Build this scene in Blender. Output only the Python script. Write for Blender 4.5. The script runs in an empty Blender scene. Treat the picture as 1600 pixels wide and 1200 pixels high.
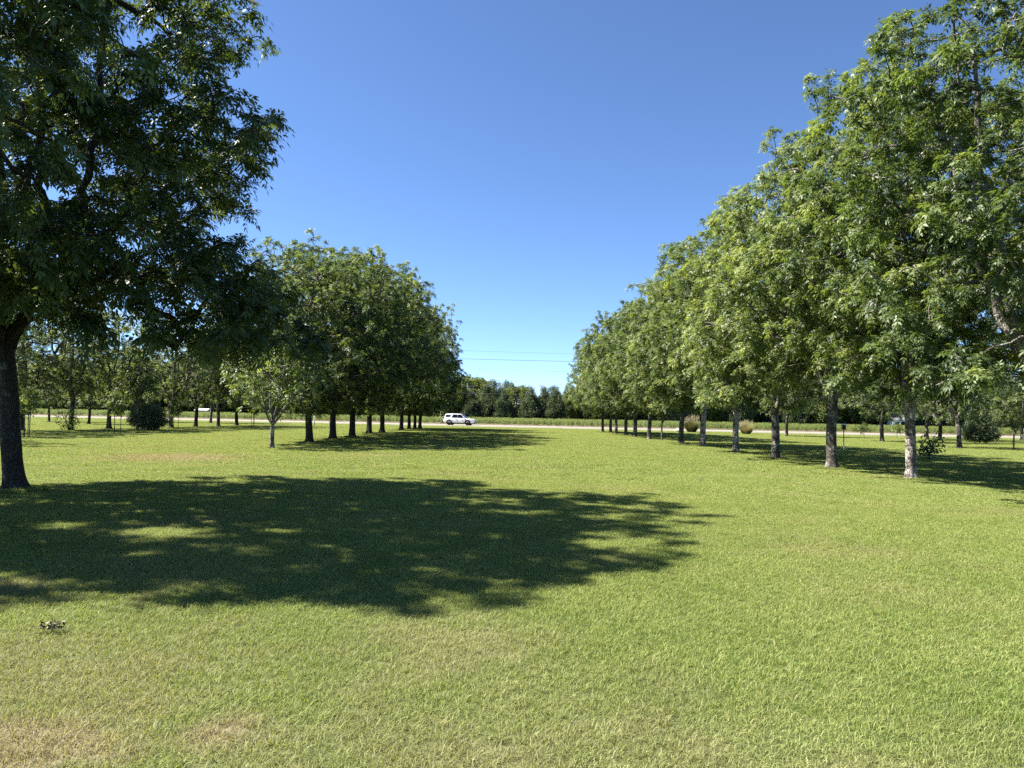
import bpy, bmesh, math, random
import numpy as np
from mathutils import Vector, noise
from math import radians as R, sin, cos, pi

sc = bpy.context.scene
COL = sc.collection

# ------------------------------------------------------------------ helpers
def link(o):
    COL.objects.link(o); return o

def tag(o, label=None, cat=None, group=None, kind=None):
    if label: o['label'] = label
    if cat: o['category'] = cat
    if group: o['group'] = group
    if kind: o['kind'] = kind
    return o

def empty(name, loc=(0, 0, 0), rz=0.0):
    o = bpy.data.objects.new(name, None)
    o.location = loc; o.rotation_euler = (0, 0, rz)
    o.empty_display_size = .2
    return link(o)

def np_mesh(name, V, F, mat=None, fattr=None, vattr=None, smooth=False):
    """V (n,3) float, F list of (m,k) int arrays or one array"""
    if not isinstance(F, list): F = [F]
    F = [f for f in F if len(f)]
    me = bpy.data.meshes.new(name)
    V = np.ascontiguousarray(V, dtype=np.float32)
    me.vertices.add(len(V)); me.vertices.foreach_set('co', V.ravel())
    nl = sum(f.size for f in F); npoly = sum(len(f) for f in F)
    me.loops.add(nl); me.polygons.add(npoly)
    me.loops.foreach_set('vertex_index', np.concatenate([f.ravel() for f in F]).astype(np.int32))
    tot = np.concatenate([np.full(len(f), f.shape[1], np.int32) for f in F])
    st = np.concatenate([[0], np.cumsum(tot)[:-1]]).astype(np.int32)
    me.polygons.foreach_set('loop_start', st)
    if smooth: me.polygons.foreach_set('use_smooth', np.ones(npoly, bool))
    me.update(calc_edges=True)
    for nm, arr in (fattr or {}).items():
        a = me.attributes.new(nm, 'FLOAT', 'FACE'); a.data.foreach_set('value', np.ascontiguousarray(arr, np.float32))
    for nm, arr in (vattr or {}).items():
        a = me.attributes.new(nm, 'FLOAT', 'POINT'); a.data.foreach_set('value', np.ascontiguousarray(arr, np.float32))
    if mat: me.materials.append(mat)
    return me

def obj(name, me, parent=None):
    o = bpy.data.objects.new(name, me)
    link(o)
    if parent: o.parent = parent
    return o

def bm_obj(name, bm, mat, parent=None, smooth=False):
    me = bpy.data.meshes.new(name)
    bmesh.ops.recalc_face_normals(bm, faces=bm.faces[:])
    bm.to_mesh(me); bm.free()
    if smooth:
        for p in me.polygons: p.use_smooth = True
    me.materials.append(mat)
    return obj(name, me, parent)

def add_box(bm, x0, x1, y0, y1, z0, z1):
    v = [bm.verts.new(p) for p in ((x0,y0,z0),(x1,y0,z0),(x1,y1,z0),(x0,y1,z0),(x0,y0,z1),(x1,y0,z1),(x1,y1,z1),(x0,y1,z1))]
    for f in ((0,3,2,1),(4,5,6,7),(0,1,5,4),(1,2,6,5),(2,3,7,6),(3,0,4,7)): bm.faces.new([v[i] for i in f])
    return v

def add_tube(bm, pts, rad, n=8, cap=True):
    rings = []
    pts = [Vector(p) for p in pts]
    if not hasattr(rad, '__len__'): rad = [rad]*len(pts)
    for i, p in enumerate(pts):
        t = (pts[min(i+1, len(pts)-1)] - pts[max(i-1, 0)]).normalized()
        a = Vector((0,0,1)) if abs(t.z) < .9 else Vector((1,0,0))
        u = t.cross(a).normalized(); w = t.cross(u)
        rings.append([bm.verts.new(p + (u*cos(2*pi*k/n) + w*sin(2*pi*k/n))*rad[i]) for k in range(n)])
    for a, b in zip(rings, rings[1:]):
        for k in range(n): bm.faces.new((a[k], a[(k+1)%n], b[(k+1)%n], b[k]))
    if cap:
        bm.faces.new(rings[0][::-1]); bm.faces.new(rings[-1])

# ------------------------------------------------------------------ materials
class NT:
    def __init__(s, name):
        s.m = bpy.data.materials.new(name); s.m.use_nodes = True
        s.t = s.m.node_tree; s.t.nodes.clear()
    def n(s, typ, **kw):
        nd = s.t.nodes.new(typ)
        for k, v in kw.items():
            if k.startswith('i_'):
                key = k[2:]
                key = int(key) if key.isdigit() else key.replace('_', ' ')
                nd.inputs[key].default_value = v
            else: setattr(nd, k, v)
        return nd
    def l(s, a, b): s.t.links.new(a, b)
    def ramp(s, fac, stops, interp='LINEAR'):
        r = s.t.nodes.new('ShaderNodeValToRGB'); cr = r.color_ramp; cr.interpolation = interp
        while len(cr.elements) < len(stops): cr.elements.new(.5)
        for e, (p, c) in zip(cr.elements, stops):
            e.position = p; e.color = (*c, 1) if len(c) == 3 else c
        s.l(fac, r.inputs[0]); return r.outputs[0]
    def noise(s, vec, scale, detail=3, rough=.55):
        nd = s.n('ShaderNodeTexNoise'); nd.inputs['Scale'].default_value = scale
        nd.inputs['Detail'].default_value = detail; nd.inputs['Roughness'].default_value = rough
        if vec is not None: s.l(vec, nd.inputs['Vector'])
        return nd.outputs['Fac']
    def math(s, op, a, b=None, clamp=False):
        nd = s.n('ShaderNodeMath', operation=op); nd.use_clamp = clamp
        for i, v in enumerate((a, b)):
            if v is None: continue
            if isinstance(v, (int, float)): nd.inputs[i].default_value = v
            else: s.l(v, nd.inputs[i])
        return nd.outputs[0]
    def mix(s, fac, a, b, blend='MIX'):
        nd = s.n('ShaderNodeMix', data_type='RGBA', blend_type=blend)
        for k, v in ((0, fac), (6, a), (7, b)):
            if isinstance(v, (int, float)): nd.inputs[k].default_value = v
            elif isinstance(v, tuple): nd.inputs[k].default_value = (*v, 1)
            else: s.l(v, nd.inputs[k])
        return nd.outputs[2]
    def out(s, sh):
        o = s.n('ShaderNodeOutputMaterial'); s.l(sh, o.inputs[0]); return s.m
    def principled(s, color, rough=.6, spec=.5, metal=0, normal=None, coat=0):
        p = s.n('ShaderNodeBsdfPrincipled')
        if isinstance(color, tuple): p.inputs['Base Color'].default_value = (*color, 1)
        else: s.l(color, p.inputs['Base Color'])
        if isinstance(rough, (int, float)): p.inputs['Roughness'].default_value = rough
        else: s.l(rough, p.inputs['Roughness'])
        p.inputs['Specular IOR Level'].default_value = spec
        p.inputs['Metallic'].default_value = metal
        p.inputs['Coat Weight'].default_value = coat
        if normal is not None: s.l(normal, p.inputs['Normal'])
        return p.outputs[0]
    def bump(s, h, strength, dist=.02):
        b = s.n('ShaderNodeBump'); b.inputs['Strength'].default_value = strength
        b.inputs['Distance'].default_value = dist; s.l(h, b.inputs['Height']); return b.outputs[0]

def leaf_mat(name, dark, mid, light, trans=.42, rough=.5, spec=.45, tcol=1.55):
    t = NT(name)
    a = t.n('ShaderNodeAttribute', attribute_name='tint').outputs['Fac']
    oi = t.n('ShaderNodeObjectInfo').outputs['Random']
    f = t.math('ADD', a, t.math('MULTIPLY', t.math('SUBTRACT', oi, .5), .34), clamp=True)
    c = t.ramp(f, [(0, dark), (.5, mid), (1, light)])
    p = t.principled(c, rough, spec)
    tr = t.n('ShaderNodeBsdfTranslucent')
    tc = t.mix(1.0, c, (tcol*1.05, tcol, tcol*.42), 'MULTIPLY')
    t.l(tc, tr.inputs['Color'])
    m = t.n('ShaderNodeMixShader'); m.inputs[0].default_value = trans
    t.l(p, m.inputs[1]); t.l(tr.outputs[0], m.inputs[2])
    return t.out(m.outputs[0])

def bark_mat(name, dark, light, lichen, lich_amt, scale=1.0):
    t = NT(name)
    co = t.n('ShaderNodeTexCoord').outputs['Object']
    mp = t.n('ShaderNodeMapping'); mp.inputs['Scale'].default_value = (1, 1, .28)
    t.l(co, mp.inputs['Vector'])
    v = t.n('ShaderNodeTexVoronoi', feature='DISTANCE_TO_EDGE'); v.inputs['Scale'].default_value = 34*scale
    nz = t.noise(mp.outputs[0], 9*scale, 4)
    vv = t.n('ShaderNodeVectorMath', operation='ADD')
    t.l(mp.outputs[0], vv.inputs[0])
    sv = t.n('ShaderNodeVectorMath', operation='SCALE'); sv.inputs['Scale'].default_value = .064
    nc = t.n('ShaderNodeTexNoise'); nc.inputs['Scale'].default_value = 14*scale; t.l(mp.outputs[0], nc.inputs['Vector'])
    t.l(nc.outputs['Color'], sv.inputs[0]); t.l(sv.outputs[0], vv.inputs[1])
    t.l(vv.outputs[0], v.inputs['Vector'])
    crack = t.ramp(v.outputs[0], [(0, (0, 0, 0)), (.25, (1, 1, 1))])
    base = t.mix(nz, dark, light)
    base = t.mix(crack, tuple(x*.45 for x in dark), base)
    ln = t.noise(co, 3.2*scale, 5, .65)
    lm = t.ramp(ln, [(.62-.3*lich_amt, (0, 0, 0)), (.72-.3*lich_amt, (1, 1, 1))])
    sp = t.noise(co, 26*scale, 3)
    lm = t.math('MULTIPLY', lm, t.ramp(sp, [(.35, (0, 0, 0)), (.6, (1, 1, 1))]))
    base = t.mix(lm, base, lichen)
    h = t.math('ADD', t.math('MULTIPLY', crack, .7), t.math('MULTIPLY', nz, .5))
    return t.out(t.principled(base, .9, .2, normal=t.bump(h, .9, .03)))

def plain(name, col, rough=.5, spec=.5, metal=0, var=.12, scale=6, coat=0):
    t = NT(name)
    co = t.n('ShaderNodeTexCoord').outputs['Object']
    nz = t.noise(co, scale, 4)
    c = t.mix(nz, tuple(x*(1-var) for x in col), tuple(min(1, x*(1+var)) for x in col))
    return t.out(t.principled(c, rough, spec, metal, coat=coat))

M_LEAF = leaf_mat('pecan_leaf', (.048, .076, .024), (.110, .158, .048), (.24, .285, .115))
M_LEAF_L = leaf_mat('shaded_pecan_leaf', (.026, .047, .016), (.052, .082, .024), (.110, .150, .040), trans=.32)  # darker copy of pecan_leaf, shade of the backlit crown put into the colour
M_LEAF_Y = leaf_mat('olive_leaf', (.075, .100, .028), (.110, .145, .038), (.165, .200, .055), rough=.55)
M_LEAF_F = leaf_mat('woodland_leaf', (.055, .082, .034), (.095, .128, .048), (.15, .18, .065), rough=.6, spec=.3)
M_PINE = leaf_mat('pine_needle', (.036, .064, .042), (.062, .098, .060), (.095, .13, .075), trans=.25, rough=.6, spec=.3)
M_CEDAR = leaf_mat('cedar_spray', (.042, .064, .034), (.072, .100, .052), (.115, .14, .072), trans=.28, rough=.65, spec=.25)
M_BUSH = leaf_mat('bush_leaf', (.075, .100, .060), (.115, .140, .085), (.17, .19, .12), trans=.35, rough=.5)
M_CROP = leaf_mat('crop_leaf', (.066, .104, .042), (.118, .158, .066), (.22, .25, .115), rough=.45, trans=.3)
M_BARK = bark_mat('grey_bark', (.070, .060, .050), (.160, .142, .120), (.36, .34, .30), .40)
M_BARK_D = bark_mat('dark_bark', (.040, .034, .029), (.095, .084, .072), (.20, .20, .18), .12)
M_BARK_P = bark_mat('lichen_bark', (.12, .098, .082), (.29, .245, .21), (.52, .46, .40), .62)
M_TWIG = bark_mat('pale_twig_bark', (.15, .135, .115), (.30, .275, .24), (.40, .38, .34), .3)

# ------------------------------------------------------------------ world, sun, camera
SUN_DIR = Vector((-.87, .10, 1.0)).normalized()      # towards the sun
elev = math.asin(SUN_DIR.z)
az = math.atan2(SUN_DIR.x, SUN_DIR.y)                # clockwise from +Y
w = bpy.data.worlds.new('World'); sc.world = w; w.use_nodes = True
wt = w.node_tree; bg = wt.nodes['Background']
sky = wt.nodes.new('ShaderNodeTexSky'); sky.sky_type = 'NISHITA'; sky.sun_disc = False
sky.sun_elevation = elev; sky.sun_rotation = az
sky.altitude = 0; sky.air_density = .62; sky.dust_density = .1; sky.ozone_density = 7.0
wt.links.new(sky.outputs[0], bg.inputs['Color']); bg.inputs['Strength'].default_value = .064
sd = bpy.data.lights.new('Sun', 'SUN'); sd.energy = 5.0; sd.angle = R(.53); sd.color = (1, .945, .86)
so = link(bpy.data.objects.new('Sun', sd)); so.rotation_euler = (-SUN_DIR).to_track_quat('-Z', 'Y').to_euler()
so.location = (-40, 20, 50)

cd = bpy.data.cameras.new('Camera'); cam = link(bpy.data.objects.new('Camera', cd))
cd.sensor_width = 36; cd.lens = 36*1110/1600; cd.clip_end = 6000; cd.clip_start = .05
from mathutils import Matrix
cam.matrix_world = Matrix.Translation((0, 0, 1.6)) @ Matrix.Rotation(pi/2 + R(2.58), 4, 'X') @ Matrix.Rotation(R(1.1), 4, 'Z')
sc.camera = cam
vs = sc.view_settings; vs.view_transform = 'Standard'; vs.look = 'None'; vs.exposure = 2.0; vs.gamma = 1
cy = sc.cycles
cy.max_bounces = 6; cy.diffuse_bounces = 3; cy.glossy_bounces = 2; cy.transmission_bounces = 4; cy.transparent_max_bounces = 4
cy.caustics_reflective = False; cy.caustics_refractive = False
cy.use_denoising = False
cy.sample_clamp_indirect = 6

# ------------------------------------------------------------------ tree generator
def unit(a): return a / np.maximum(np.linalg.norm(a, axis=-1, keepdims=True), 1e-9)

def crown_points(rng, seed, H, zb, rx, ry, cx, cy_, n, mind, p=2.5, lobes=.2, shell=.55, zc=.45, holes=6, clump=0, cthr=.05):
    """clump centres spread through a lumpy crown volume"""
    zmid = zb + (H-zb)*zc
    out = np.zeros((0, 3)); tries = 0
    off = Vector((seed*7.3, seed*3.1, seed*1.7))
    hs = []
    for _ in range(holes):
        d = unit(rng.normal(size=3)); k = rng.uniform(.55, 1.0)
        hs.append((np.array([cx + d[0]*rx*k, cy_ + d[1]*ry*k, zmid + d[2]*(H-zmid)*k*.9]), rng.uniform(.12, .25)*(rx+ry)/2))
    while len(out) < n and tries < n*70:
        tries += 1
        d = unit(rng.normal(size=3))
        s = (abs(d[0])**p + abs(d[1])**p + abs(d[2])**p)**(-1/p)
        nz = noise.noise(Vector(d)*1.9 + off)*1.0 + noise.noise(Vector(d)*4.5 + off)*.7
        rho = (1-shell + shell*rng.random()**.5) if rng.random() < .86 else rng.random()**.4
        k = s*(1 + lobes*nz)*rho
        z = d[2]*k
        hz = (H-zmid) if z > 0 else (zmid-zb)
        q = np.array([cx + d[0]*k*rx, cy_ + d[1]*k*ry, zmid + z*hz])
        if q[2] < zb*.75: continue
        if clump and noise.noise(Vector(q)*clump + off) + .35*noise.noise(Vector(q)*clump*2.3 - off) < cthr: continue
        if any(np.sum((q-c)**2) < r*r for c, r in hs): continue
        if len(out) and np.min(np.sum((out-q)**2, axis=1)) < mind*mind: continue
        out = np.vstack([out, q])
    return out

def grow(seed, H=11, zb=2.2, rx=4.4, ry=4.4, cx=0, cy_=0, fork=2.0, trunk_r=.155, n=1000, mind=.31, nlead=4, lean=(0, 0),
         p=2.5, lobes=.31, shell=.55, zc=.45, holes=10, flare=1.8, extra=None, lead_h=(.5, .8), lead_r=.5, tip_r=.006, sub=1, spread=.27, clump=0, cthr=.05):
    rng = np.random.default_rng(seed)
    nodes, par, pd = [], [], []
    def add(pos, pa, d): nodes.append(np.array(pos, float)); par.append(pa); pd.append(np.array(d, float)); return len(nodes)-1
    chains = []
    nt = max(4, int(fork/.22))
    prev = -1; tr = []
    for i in range(nt+1):
        t = i/nt; wob = .03*fork*np.array([sin(3*t+seed), cos(2.3*t+seed*2), 0])*t
        prev = add(np.array([lean[0]*t, lean[1]*t, fork*t]) + wob, prev, (lean[0]*.3, lean[1]*.3, 1)); tr.append(prev)
    chains.append(tr)
    top = prev
    zmid = zb + (H-zb)*zc
    a0 = rng.uniform(0, 2*pi)
    for k in range(nlead):
        a = a0 + 2*pi*k/nlead + rng.uniform(-.35, .35)
        hh = rng.uniform(*lead_h)
        tgt = np.array([cx + cos(a)*rx*lead_r*rng.uniform(.8, 1.2), cy_ + sin(a)*ry*lead_r*rng.uniform(.8, 1.2), zb + (H-zb)*hh])
        s = tr[-1 - (k % 3 if nt > 6 else 0)]
        p0 = nodes[s]; L = np.linalg.norm(tgt-p0); m = max(5, int(L/.35))
        d0 = unit(np.array([cos(a)*.55, sin(a)*.55, .85])); c1 = p0 + d0*L*.45
        ch = [s]; pr = s
        for j in range(1, m+1):
            t = j/m
            q = (1-t)**2*p0 + 2*t*(1-t)*c1 + t*t*tgt + rng.normal(size=3)*.035*L*.3*(t*(1-t)*4)
            pr = add(q, pr, q-nodes[pr]); ch.append(pr)
        chains.append(ch)
    # central leader
    tgt = np.array([cx*.6+rng.uniform(-.1, .1)*rx, cy_*.6+rng.uniform(-.1, .1)*ry, zb+(H-zb)*.86]); p0 = nodes[top]
    m = max(5, int((tgt[2]-p0[2])/.4)); ch = [top]; pr = top
    for j in range(1, m+1):
        t = j/m; q = p0 + (tgt-p0)*t + np.array([sin(t*5+seed), cos(t*4+seed), 0])*.25*t*(1-t)*4
        pr = add(q, pr, q-nodes[pr]); ch.append(pr)
    chains.append(ch)
    att = crown_points(rng, seed, H, zb, rx, ry, cx, cy_, n, mind, p, lobes, shell, zc, holes, clump, cthr)
    if extra is not None: att = np.vstack([att, extra])
    P = np.array(nodes)
    d = np.min(np.linalg.norm(att[:, None] - P[None], axis=2), axis=1)
    att = att[np.argsort(d)]
    buf = np.zeros((len(nodes)+len(att)*12+10, 3)); buf[:len(nodes)] = P
    lo = nt-2
    tips = []
    for a in att:
        N = len(nodes)
        dv = a - buf[lo:N]; dist = np.linalg.norm(dv, axis=1)
        cost = dist + .45*np.maximum(0, buf[lo:N, 2]-a[2]) + (rng.random(N-lo)*.1)
        b = int(np.argmin(cost)) + lo
        L = dist[b-lo]; dd = unit(pd[b])
        m = max(2, min(10, int(L/.22)+1))
        p0 = nodes[b]; c1 = p0 + dd*L*.3 + np.array([0, 0, .12*L]) + rng.normal(size=3)*.08*L
        ch = [b]; pr = b
        for j in range(1, m+1):
            t = j/m; q = (1-t)**2*p0 + 2*t*(1-t)*c1 + t*t*a
            if j < m: q = q + rng.normal(size=3)*.03*L
            buf[len(nodes)] = q
            pr = add(q, pr, q-nodes[pr]); ch.append(pr)
        chains.append(ch); tips.append(pr)
    for tp in list(tips):
        for _ in range(sub-1):
            b = par[tp]; p0 = nodes[b]; o = rng.normal(size=3)*spread*np.array([1, 1, .7])
            e_ = nodes[tp]+o; m_ = (p0+e_)/2 + np.array([0, 0, .04])
            k1 = add(m_, b, e_-p0); k2 = add(e_, k1, e_-m_); chains.append([b, k1, k2]); tips.append(k2)
    # pipe model
    N = len(nodes); e = 2.3; acc = np.zeros(N)
    haschild = np.zeros(N, bool)
    for i in range(N):
        if par[i] >= 0: haschild[par[i]] = True
    acc[~haschild] = 1
    for i in range(N-1, 0, -1): acc[par[i]] += acc[i]
    rad = acc**(1/e); rad = np.maximum(tip_r, rad*trunk_r/rad[nt])
    return dict(nodes=np.array(nodes), chains=chains, rad=rad, tips=np.array(tips), par=np.array(par), nt=nt, seed=seed, flare=flare, trunk_r=trunk_r, fork=fork)

def tube_mesh(name, G, chains, mat, trunk=False):
    V, F3 = [], []; base = 0
    P, rad = G['nodes'], G['rad']
    for ch in chains:
        pts = P[ch]; r = rad[ch].copy()
        if not trunk: r[0] = r[1]
        else:
            # resample a finer trunk with root flare and bark lumps
            t = np.linspace(0, len(ch)-1, len(ch)*3); i0 = np.minimum(t.astype(int), len(ch)-2); f = (t-i0)[:, None]
            pts = pts[i0]*(1-f) + pts[i0+1]*f
            pts[0, 2] -= .12
            rr = G['trunk_r']
            z = np.maximum(pts[:, 2], 0)
            r = rr*(1 + .12*(1-z/max(G['fork'], .1)) + (G['flare']-1)*np.exp(-z/(rr*.9)))
        m = len(pts)
        n = 20 if trunk else (10 if r[1] > .09 else 6 if r[1] > .03 else 4 if r[1] > .012 else 3)
        tan = np.gradient(pts, axis=0); tan = unit(tan)
        ref = np.where(np.abs(tan[:, 2:3]) < .9, np.array([[0, 0, 1.0]]), np.array([[1.0, 0, 0]]))
        if trunk: ref = np.tile(np.array([[1.0, 0, 0]]), (m, 1))
        u = unit(np.cross(tan, ref)); wv = np.cross(tan, u)
        a = np.arange(n)*2*pi/n
        ring = pts[:, None] + (u[:, None]*np.cos(a)[None, :, None] + wv[:, None]*np.sin(a)[None, :, None])*r[:, None, None]
        if trunk:
            z = np.maximum(pts[:, 2], 0)
            lob = 1 + .16*np.exp(-z/(rr*1.1))[:, None]*np.sin(a*5+G['seed'])[None] + .05*np.sin(a*3+G['seed']*2+z[:, None]*1.5) + .035*np.sin(a*7+z[:, None]*5)
            ring = pts[:, None] + (ring-pts[:, None])*lob[:, :, None]
        V.append(ring.reshape(-1, 3))
        k = np.arange(m-1)[:, None]*n; j = np.arange(n)[None]; j2 = (j+1) % n
        F3.append((np.stack([k+j, k+j2, k+n+j2, k+n+j], -1).reshape(-1, 4)+base))
        base += m*n
    return np_mesh(name, np.vstack(V), np.vstack(F3), mat, smooth=True)

def leaf_mesh(name, G, mat, per_tip=9, leaf_len=(.17, .29), pairs=4, ll=.080, lw=.031, droop=.5, seed=0, bare=.1):
    rng = np.random.default_rng(seed+91)
    P, par = G['nodes'], G['par']
    tips = G['tips'][rng.random(len(G['tips'])) > bare]        # some twigs stay bare
    # every twig end carries a few tufts; the leaves of a tuft fan out from one point and droop
    tp = P[tips]; pp = P[par[tips]]
    nT = len(tp)
    td = unit(tp-pp + np.array([0, 0, .02]))
    n = nT*per_tip; ti = np.repeat(np.arange(nT), per_tip)
    O = tp[ti] + rng.normal(size=(n, 3))*.035 - td[ti]*(rng.random(n)*.10)[:, None]
    rd = unit(rng.normal(size=(n, 3)))
    D = unit(td[ti]*.5 + rd*1.0 + np.array([0, 0, .5]))
    L = rng.uniform(*leaf_len, n)*(.75+.5*rng.random(nT))[ti]
    dr = droop*rng.uniform(.5, 1.4, n)
    ts = np.concatenate([np.repeat(np.linspace(.25, .95, pairs), 2), [1.0]]); side = np.concatenate([np.tile([1., -1.], pairs), [0]])
    K = len(ts)
    T = D[:, None]*L[:, None, None]*ts[None, :, None]
    B = O[:, None] + T + np.array([0, 0, -1.])*(dr*L)[:, None, None]*(ts**2)[None, :, None]
    tanv = unit(D[:, None] + np.array([0, 0, -1.])*(2*dr)[:, None, None]*ts[None, :, None])
    up = unit(np.array([0, 0, 1.]) + rng.normal(size=(n, 3))*.35)
    S = unit(np.cross(tanv, np.broadcast_to(up[:, None], tanv.shape)))
    Nn = np.cross(S, tanv)
    ang = .95*np.abs(side) + rng.normal(size=(n, K))*.15
    dv = unit(tanv*np.cos(ang)[..., None] + S*(side[None]*np.sin(ang))[..., None] + np.array([0, 0, -.25]) + rng.normal(size=(n, K, 3))*.16)
    wv = unit(np.cross(dv, Nn + rng.normal(size=(n, K, 3))*.25))
    sz = (.75+.5*rng.random((n, K)))*(L/np.mean(leaf_len))[:, None]
    l = (ll*sz)[..., None]; wd = (lw*sz)[..., None]
    v0 = B; v2 = B + dv*l + np.array([0, 0, -1.])*l*.12
    mid = B + dv*l*.42
    v1 = mid + wv*wd*.5; v3 = mid - wv*wd*.5
    V = np.stack([v0, v1, v2, v3], 2).reshape(-1, 3)
    F = np.arange(len(V)).reshape(-1, 4)
    tint = np.clip(.42 + .22*rng.normal(size=nT)[ti][:, None] + .12*rng.normal(size=n)[:, None] + .06*rng.normal(size=(n, K)), 0, 1).ravel()
    return np_mesh(name, V, F, mat, fattr={'tint': tint})

def spray_mesh(name, G, mat, per_tip=30, size=(.25, .08), spread=.3, seed=0, up=.2, tri=False):
    """simple leaf clumps for plants whose single leaves are too small to see"""
    rng = np.random.default_rng(seed+17)
    P, tips, par = G['nodes'], G['tips'], G['par']
    nT = len(tips); n = nT*per_tip; ti = np.repeat(np.arange(nT), per_tip)
    O = P[tips][ti] + rng.normal(size=(n, 3))*spread*.55
    d = unit(rng.normal(size=(n, 3)) + np.array([0, 0, up])); wv = unit(np.cross(d, rng.normal(size=(n, 3))))
    sz = rng.uniform(.6, 1.3, (n, 1))
    l = size[0]*sz; wd = size[1]*sz
    V = np.stack([O, O+d*l*.45+wv*wd*.5, O+d*l, O+d*l*.45-wv*wd*.5], 1).reshape(-1, 3)
    tint = np.clip(.45 + .2*rng.normal(size=nT)[ti] + .13*rng.normal(size=n), 0, 1)
    return np_mesh(name, V, np.arange(len(V)).reshape(-1, 4), mat, fattr={'tint': tint})

class Kind:
    def __init__(s, name, G, crown, barkm, twigm):
        s.name = name
        s.trunk = tube_mesh(name+'_trunk', G, G['chains'][:1], barkm, trunk=True)
        s.limbs = tube_mesh(name+'_limbs', G, G['chains'][1:], twigm)
        s.crown = crown
def place(kind, name, x, y, rz, scale, label, group, cat='tree', trunk_label=None, bark=None, z=0):
    t = empty(name, (x, y, z), rz)
    t.scale = scale if hasattr(scale, '__len__') else (scale,)*3
    tag(t, label, cat, group)
    a = obj('trunk', kind.trunk, t); obj('limbs', kind.limbs, t); obj('crown', kind.crown, t)
    if trunk_label: a['label'] = trunk_label
    if bark:
        a.material_slots[0].link = 'OBJECT'; a.material_slots[0].material = bark
    return t

# --- orchard tree kinds
def orchard(seed, bark, twig, leaf=M_LEAF, per=26, **kw):
    G = grow(seed, sub=1, clump=.8, mind=.34, tip_r=.0075, **kw)
    return Kind('orchard%d' % seed, G, leaf_mesh('orchard_crown', G, leaf, per_tip=per, seed=seed), bark, twig)

KR = [orchard(11, M_BARK, M_TWIG, H=10.7, zb=2.5, rx=4.2, ry=4.2, fork=2.4, trunk_r=.145, n=1250, nlead=4, zc=.42),
      orchard(12, M_BARK, M_TWIG, H=11.1, zb=2.75, rx=4.3, ry=4.0, fork=2.4, trunk_r=.135, n=1250, nlead=5, zc=.45),
      orchard(13, M_BARK, M_TWIG, H=10.5, zb=2.7, rx=4.0, ry=4.4, fork=2.6, trunk_r=.155, n=1250, nlead=4, zc=.42)]
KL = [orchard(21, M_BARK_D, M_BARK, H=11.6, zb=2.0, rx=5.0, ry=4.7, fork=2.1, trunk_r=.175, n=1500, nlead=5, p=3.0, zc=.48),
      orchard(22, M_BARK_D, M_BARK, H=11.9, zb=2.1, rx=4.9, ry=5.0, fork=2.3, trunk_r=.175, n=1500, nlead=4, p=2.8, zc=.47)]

KO = [orchard(23, M_BARK_D, M_BARK, per=22, H=10.2, zb=2.3, rx=4.3, ry=4.1, fork=2.2, trunk_r=.16, n=620, nlead=4, p=2.4, zc=.46),
      orchard(24, M_BARK, M_TWIG, per=22, H=10.6, zb=2.6, rx=4.1, ry=4.3, fork=2.6, trunk_r=.15, n=620, nlead=5, p=2.4, zc=.44)]
# the big tree by the camera, its crown hangs low towards the aisle
rngE = np.random.default_rng(5)
ex = np.array([[rngE.uniform(2.3, 5.2), rngE.uniform(-2.2, 3.5), rngE.uniform(2.7, 4.3)] for _ in range(110)]
              + [[rngE.uniform(-.5, 4.4), rngE.uniform(-6.9, -5.2), rngE.uniform(4.4, 6.6)] for _ in range(50)])
GB = grow(31, sub=1, clump=.7, cthr=-.02, H=12.0, zb=3.0, rx=5.0, ry=5.7, cx=-.6, cy_=-1.5, fork=3.0, trunk_r=.152, n=1700, mind=.34, nlead=6, lean=(-.5, .05), p=2.2,
          zc=.42, lobes=.24, holes=7, flare=1.7, extra=ex)
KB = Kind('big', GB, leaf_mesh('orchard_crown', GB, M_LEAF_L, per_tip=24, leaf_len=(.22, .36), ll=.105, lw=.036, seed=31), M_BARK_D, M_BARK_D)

place(KB, 'orchard_tree', -9.35, 13.5, 0, 1, 'huge dark shaded tree with leaning trunk at the left edge, throwing the biggest shadow', 'orchard trees', trunk_label='thick dark leaning trunk')

ordn = ['first', 'second', 'third', 'fourth', 'fifth', 'sixth', 'seventh', 'eighth', 'ninth', 'tenth', 'eleventh', 'twelfth', 'thirteenth', 'fourteenth']
rnd = random.Random(4)
left = [(-10.51, 37.1), (-10.53, 42.1), (-10.53, 47.2), (-10.67, 53.6), (-10.81, 59.7), (-10.87, 70.4), (-10.85, 75.6), (-10.54, 77.8), (-10.27, 80.1)]
ls = [.93, .97, 1.0, 1.0, 1.0, .97, .88, .85, .96]
lz = [.85, .92, .98, 1.06, 1.08, 1.05, .95, .88, .98]
for i, (x, y) in enumerate(left):
    place(KL[i % 2], 'orchard_tree', x, y, rnd.uniform(0, 6.28), (ls[i], ls[i], lz[i]),
          'dark green orchard tree, %s trunk behind the small many-stemmed tree in the left row' % ordn[i], 'orchard trees')
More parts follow.
